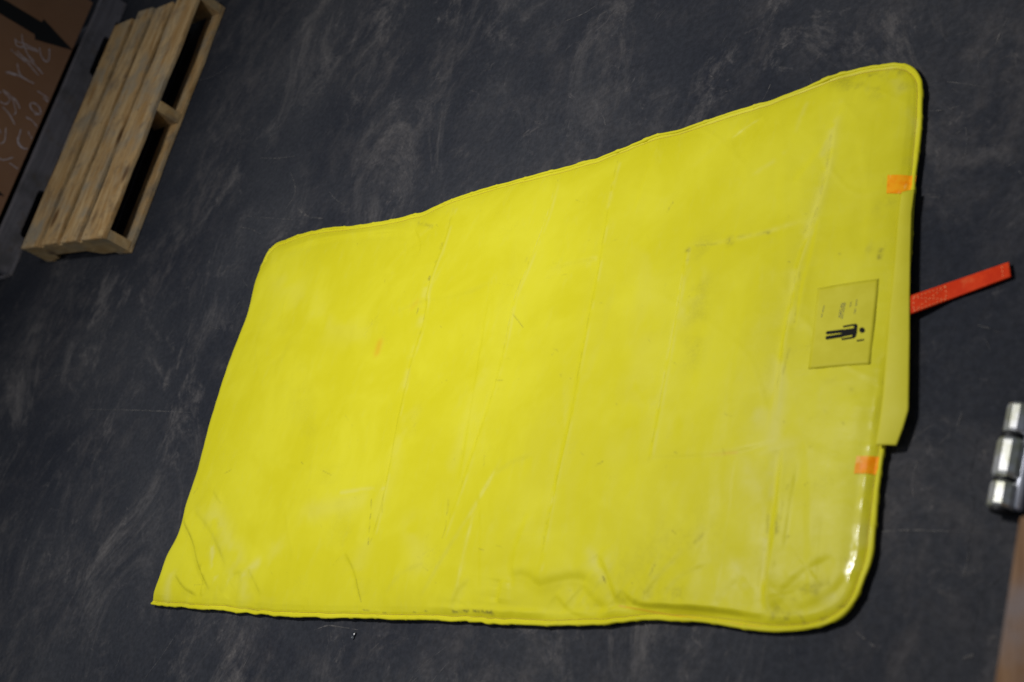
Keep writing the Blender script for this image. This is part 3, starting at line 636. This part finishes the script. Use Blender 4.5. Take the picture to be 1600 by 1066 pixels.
# black tube in the pallet
m = NM('black_plastic'); a = m.coord('World'); m.set(color=m.mix(m.ramp(m.noise(a, 20, 4), .3, .7), (.022, .022, .026), (.035, .035, .04)), rough=.28, spec=.5)
tb = link('black_tube', tube_mesh('black_tube', [(-4.300, 1.875 + i * .2, .0475) for i in range(6)], .0290, 20), m.m, None, True)
tag(tb, 'long black tube lying inside the pale pallet, seen through its open side', 'tube')

# ---- grey pallet behind, under the carton
XG = -5.20
gp = empty('grey_pallet', (-5.7, 2.55, 0)); tag(gp, 'grey weathered pallet with slotted side under the brown carton', 'pallet')
def gstr(x0):
    y0, y1 = 1.886, 3.42; pr = [(y0, .016)]
    def notch(a, b):
        r = .022; return [(a, .016), (a + .002, .030), (a + .008, .038), (a + .02, .042), (b - .02, .042), (b - .008, .038), (b - .002, .030), (b, .016)]
    pr += notch(2.07, 2.32) + notch(2.97, 3.20) + [(y1, .016), (y1, .120), (y0, .120)]
    bm = bmesh.new(); prism(bm, pr, (x0 - .04, x0), lambda a, b, c: (c, a, b)); return bm_mesh('stringer', bm)
for x0 in (XG, XG - .48, XG - .96): rel(link('stringer', gstr(x0), GREY), gp)
def gboard(name, y0, y1, z0, z1):
    bm = bmesh.new(); box_bm(bm, XG - 1.0, XG - (.15 if z0 > .05 else -.002), y0, y1, z0, z1, .002); return rel(link(name, bm_mesh(name, bm), GREYX), gp)
y = 1.884
while y < 3.40:
    gboard('deck_board', y, min(y + .098, 3.422), .1205, .1395); y += .128
for y0, y1 in ((1.884, 2.02), (2.55, 2.66), (3.30, 3.42)): gboard('bottom_board', y0, y1, .001, .0158)

# ---- carton
def card_mat():
    m = NM('brown_cardboard'); a = m.coord('World'); 
    c = m.mix(m.ramp(m.noise(a, 3, 4, .6), .3, .7), (.33, .170, .092), (.38, .205, .116))
    c = m.mix(m.math('MULTIPLY', m.ramp(m.noise(m.coord('World', (1, 5, 1)), 10, 5, .7), .5, .75), .25), c, (.33, .20, .135))
    wa = m.new('ShaderNodeTexWave'); m.put(wa.inputs['Vector'], a); wa.inputs['Scale'].default_value = 45; wa.bands_direction = 'Y'
    return m.set(color=c, rough=.8, normal=m.bump(wa.outputs['Fac'], .08, .002), spec=.2)
CARD = card_mat()
XC = -5.240
car = empty('cardboard_carton', (-5.6, 2.5, .1405)); tag(car, 'big brown cardboard carton with black arrows and chalk writing, on the grey pallet', 'carton')
def cp(name, me_, mt): return rel(link(name, me_, mt), car)
def panel(name, x0, x1, y0, y1, z0, z1): bm = bmesh.new(); box_bm(bm, x0, x1, y0, y1, z0, z1, .0015); return cp(name, bm_mesh(name, bm), CARD)
CY0, CY1, CZ0, CZ1 = 1.80, 3.34, .1405, .98
panel('front_panel', XC - .006, XC, CY0, CY1, CZ0, CZ1); panel('side_panel', XC - .85, XC - .0063, CY0, CY0 + .006, CZ0, CZ1)
panel('side_panel', XC - .85, XC - .0063, CY1 - .006, CY1, CZ0, CZ1); panel('back_panel', XC - .857, XC - .851, CY0, CY1, CZ0, CZ1)
panel('top_flap', XC - .42, XC, CY0, CY1, CZ1 + .0005, CZ1 + .0065); panel('top_flap', XC - .85, XC - .425, CY0, CY1, CZ1 + .0005, CZ1 + .0065)
panel('bottom_panel', XC - .85, XC - .0063, CY0 + .0063, CY1 - .0063, CZ0, CZ0 + .006)
TAPE = NM('brown_tape'); TAPE.set(color=(.33, .19, .11), rough=.4)
def onface(name, polys, mt, off):
    bm = bmesh.new()
    for pl in polys:
        f = bm.faces.new([bm.verts.new(atx(q[0], q[1], XC + off)) for q in pl]); f.normal_update()
        if f.normal.x < 0: f.normal_flip()
    bmesh.ops.triangulate(bm, faces=[f for f in bm.faces if len(f.verts) > 4]); me_ = bpy.data.meshes.new(name); bm.to_mesh(me_); bm.free(); return cp(name, me_, mt)
INKC = NM('black_print').set(color=(.007, .007, .008), rough=.7)
def z2(X, Y): return (X / 4.845, Y / 4.845)
ar = [z2(*q) for q in [(552, 383), (330, 143), (316, 168), (-160, -118), (-270, -60), (262, 262), (264, 300)]]
onface('arrow_print', [ar], INKC, .0010)
onface('arrow_print', [[(7, 307), (-38, 262), (-41, 267), (-130, 214), (-152, 224), (-51, 287), (-50, 294)]], INKC, .0010)
onface('tape_strip', [[(149, 36), (157, 0), (161, -20), (178, -20), (166, 2), (156, 24)]], TAPE.m, .0008)
m = NM('white_chalk'); a = m.coord('World'); m.set(color=(.88, .80, .85), rough=.9, alpha=m.ramp(m.noise(a, 90, 4, .75), .25, .55, .15, .85))
strokes = [[(165, 265), (175, 330), (215, 420), (255, 465)], [(115, 290), (130, 350), (190, 358), (290, 392)], [(300, 360), (310, 420), (350, 470), (372, 440), (375, 370)], [(120, 310), (200, 340), (280, 380)],
           [(130, 385), (180, 440), (290, 570)], [(170, 430), (250, 480), (325, 560)], [(85, 380), (150, 430), (190, 470)], [(55, 540), (150, 580), (255, 632)], [(130, 480), (145, 550), (175, 585)], [(40, 548), (120, 570)],
           [(285, 690), (350, 735), (412, 785)], [(330, 740), (370, 775), (402, 818)], [(300, 870), (245, 835), (226, 790), (260, 782), (300, 820), (303, 862), (262, 868)], [(195, 890), (240, 912), (290, 970), (325, 1005)], [(352, 850), (360, 900), (350, 935)],
           [(20, 680), (90, 740), (120, 850), (100, 870)], [(0, 770), (45, 790), (75, 750), (30, 700)], [(100, 740), (125, 765), (150, 820)], [(20, 810), (65, 860), (112, 942)], [(-60, 640), (-20, 690), (10, 700)], [(-80, 900), (-30, 950), (10, 1010)]]
strokes = [[z2(*q) for q in s] for s in strokes]
strokes += [[(60, 201), (66, 207)], [(27, 215), (29, 226), (38, 233), (48, 229)], [(0, 225), (7, 220), (9, 200)], [(15, 255), (38, 271)], [(32, 203), (29, 222), (40, 233), (52, 224), (44, 206)], [(55, 219), (63, 232)], [(-10, 240), (4, 250), (20, 246)]]
V = []; Fc = []
for s in strokes:
    for rep in range(2):
        P = smooth_line(np.array(s) + np.random.default_rng(len(V)).normal(0, .5, (len(s), 2)) * rep, 3)
        n = len(P)
        for i in range(n):
            t = P[min(i + 1, n - 1)] - P[max(i - 1, 0)]; t /= np.linalg.norm(t) + 1e-9; q = np.array([-t[1], t[0]]) * random.uniform(.42, .72) * (1 - .4 * rep)
            o = len(V); V += [atx(*(P[i] + q), XC + .0016 + .0004 * rep), atx(*(P[i] - q), XC + .0016 + .0004 * rep)]
            if i and min(V[o][2], V[o + 1][2], V[o - 1][2]) > .146: Fc.append((o - 2, o - 1, o + 1, o))
cp('chalk_writing', mesh('chalk_writing', V, Fc), m.m)['kind'] = 'stuff'

# ------------------------------------------------------------------ right edge: wooden box and metal coupling
BROWN = wood_mat('stained_brown_wood', (.19, .098, .045), (.28, .160, .085), (.22, .175, .165), 'Y', dark=.35)
wb = empty('wooden_box', (-.45, .45, 0)); tag(wb, 'low brown wooden box on the floor, cut by the right edge of the photo', 'box')
a0 = at(1593, 806, .34); a1 = at(1551, 1085, .34); dv = (a1 - a0)[:2]; L = np.linalg.norm(dv); dv /= L; nv_ = np.array([-dv[1], dv[0]])
if nv_[0] < 0: nv_ = -nv_
def obox(name, s0, s1, t0, t1, z0, z1, mt):
    z0 = z0 + .22 if z0 > 0 else z0; z1 += .22
    bm = bmesh.new(); c = [a0[:2] + dv * s + nv_ * t for s, t in ((s0, t0), (s1, t0), (s1, t1), (s0, t1))]
    A = [bm.verts.new((*p, z0)) for p in c]; B = [bm.verts.new((*p, z1)) for p in c]
    bm.faces.new(A); bm.faces.new(B)
    for i in range(4): bm.faces.new((A[i], A[(i + 1) % 4], B[(i + 1) % 4], B[i]))
    bmesh.ops.recalc_face_normals(bm, faces=bm.faces); bmesh.ops.bevel(bm, geom=list(bm.edges), offset=.002, segments=2, affect='EDGES')
    me_ = bpy.data.meshes.new(name); bm.to_mesh(me_); bm.free(); return rel(link(name, me_, mt), wb)
for i in range(4): obox('lid_board', 0, .45, i * .078, i * .078 + .075, .105, .12, BROWN)
obox('side_wall', .004, .446, .004, .016, 0, .1045, BROWN); obox('side_wall', .004, .446, .292, .305, 0, .1045, BROWN)
obox('end_wall', .004, .016, .0165, .2915, 0, .1045, BROWN); obox('end_wall', .434, .446, .0165, .2915, 0, .1045, BROWN)

mc = NM('tinted_chrome'); a = mc.coord('World'); mc.set(color=mc.mix(mc.ramp(mc.noise(a, 30, 3), .3, .7), (.60, .60, .42), (.95, .95, 1.0)), rough=.36, metal=.92)
mr = NM('black_rubber').set(color=(.01, .01, .012), rough=.5); mg = NM('pale_grey_metal').set(color=(.55, .57, .66), rough=.35, metal=.6)
cz = .024; c0 = at(1562, 800, cz); c1 = at(1592, 630, cz); ax = c1 - c0; LL = np.linalg.norm(ax); ax /= LL
me0 = empty('metal_coupling', tuple(c0 * [1, 1, 0])); tag(me0, 'shiny segmented metal coupling with black rings beside the wooden box', 'coupling')
def seg(name, t0, t1, r, mt, off=0.0, prof=None):
    P = []; R_ = []
    for t, k in (prof or ((0, .72), (.05, .92), (.12, 1), (.5, 1.0), (.88, 1), (.95, .92), (1, .72))):
        P.append(c0 + ax * (t0 + (t1 - t0) * t) * LL + np.array([off, 0, 0])); R_.append(r * k)
    return rel(link(name, tube_mesh(name, P, R_, 11 if name == 'barrel' else 24), mt, None, name != 'barrel'), me0)
seg('barrel', .02, .26, .0215, mc.m); seg('ring', .255, .295, .017, mr, 0, ((0, 1), (1, 1))); seg('barrel', .29, .66, .0225, mc.m); seg('ring', .655, .70, .018, mr, 0, ((0, 1), (1, 1)))
seg('barrel', .695, .98, .0195, mc.m, .003); seg('end_cap', -.005, .022, .016, mr, 0, ((0, 1), (1, 1)))
q0 = at(1588, 798, .016); q1 = at(1618, 640, .016)
hd = rel(link('handle', tube_mesh('handle', [q0 + (q1 - q0) * t for t in (0, .02, .5, .98, 1)], [.007, .0105, .0105, .0105, .007], 16), mg, None, True), me0)

# small bolt lying on the floor
b0 = at(552, 995, .0035); bo = empty('small_bolt', (b0[0], b0[1], 0)); tag(bo, 'tiny shiny metal bolt on the floor below the yellow mat', 'bolt')
st_ = NM('steel').set(color=(.6, .6, .62), rough=.3, metal=1)
rel(link('shank', tube_mesh('shank', [b0, b0 + [.004, .010, 0]], .0022, 8), st_, None, True), bo); rel(link('head', tube_mesh('head', [b0 + [-.0016, -.004, 0], b0 + [0, 0, 0]], .0036, 6), st_), bo)
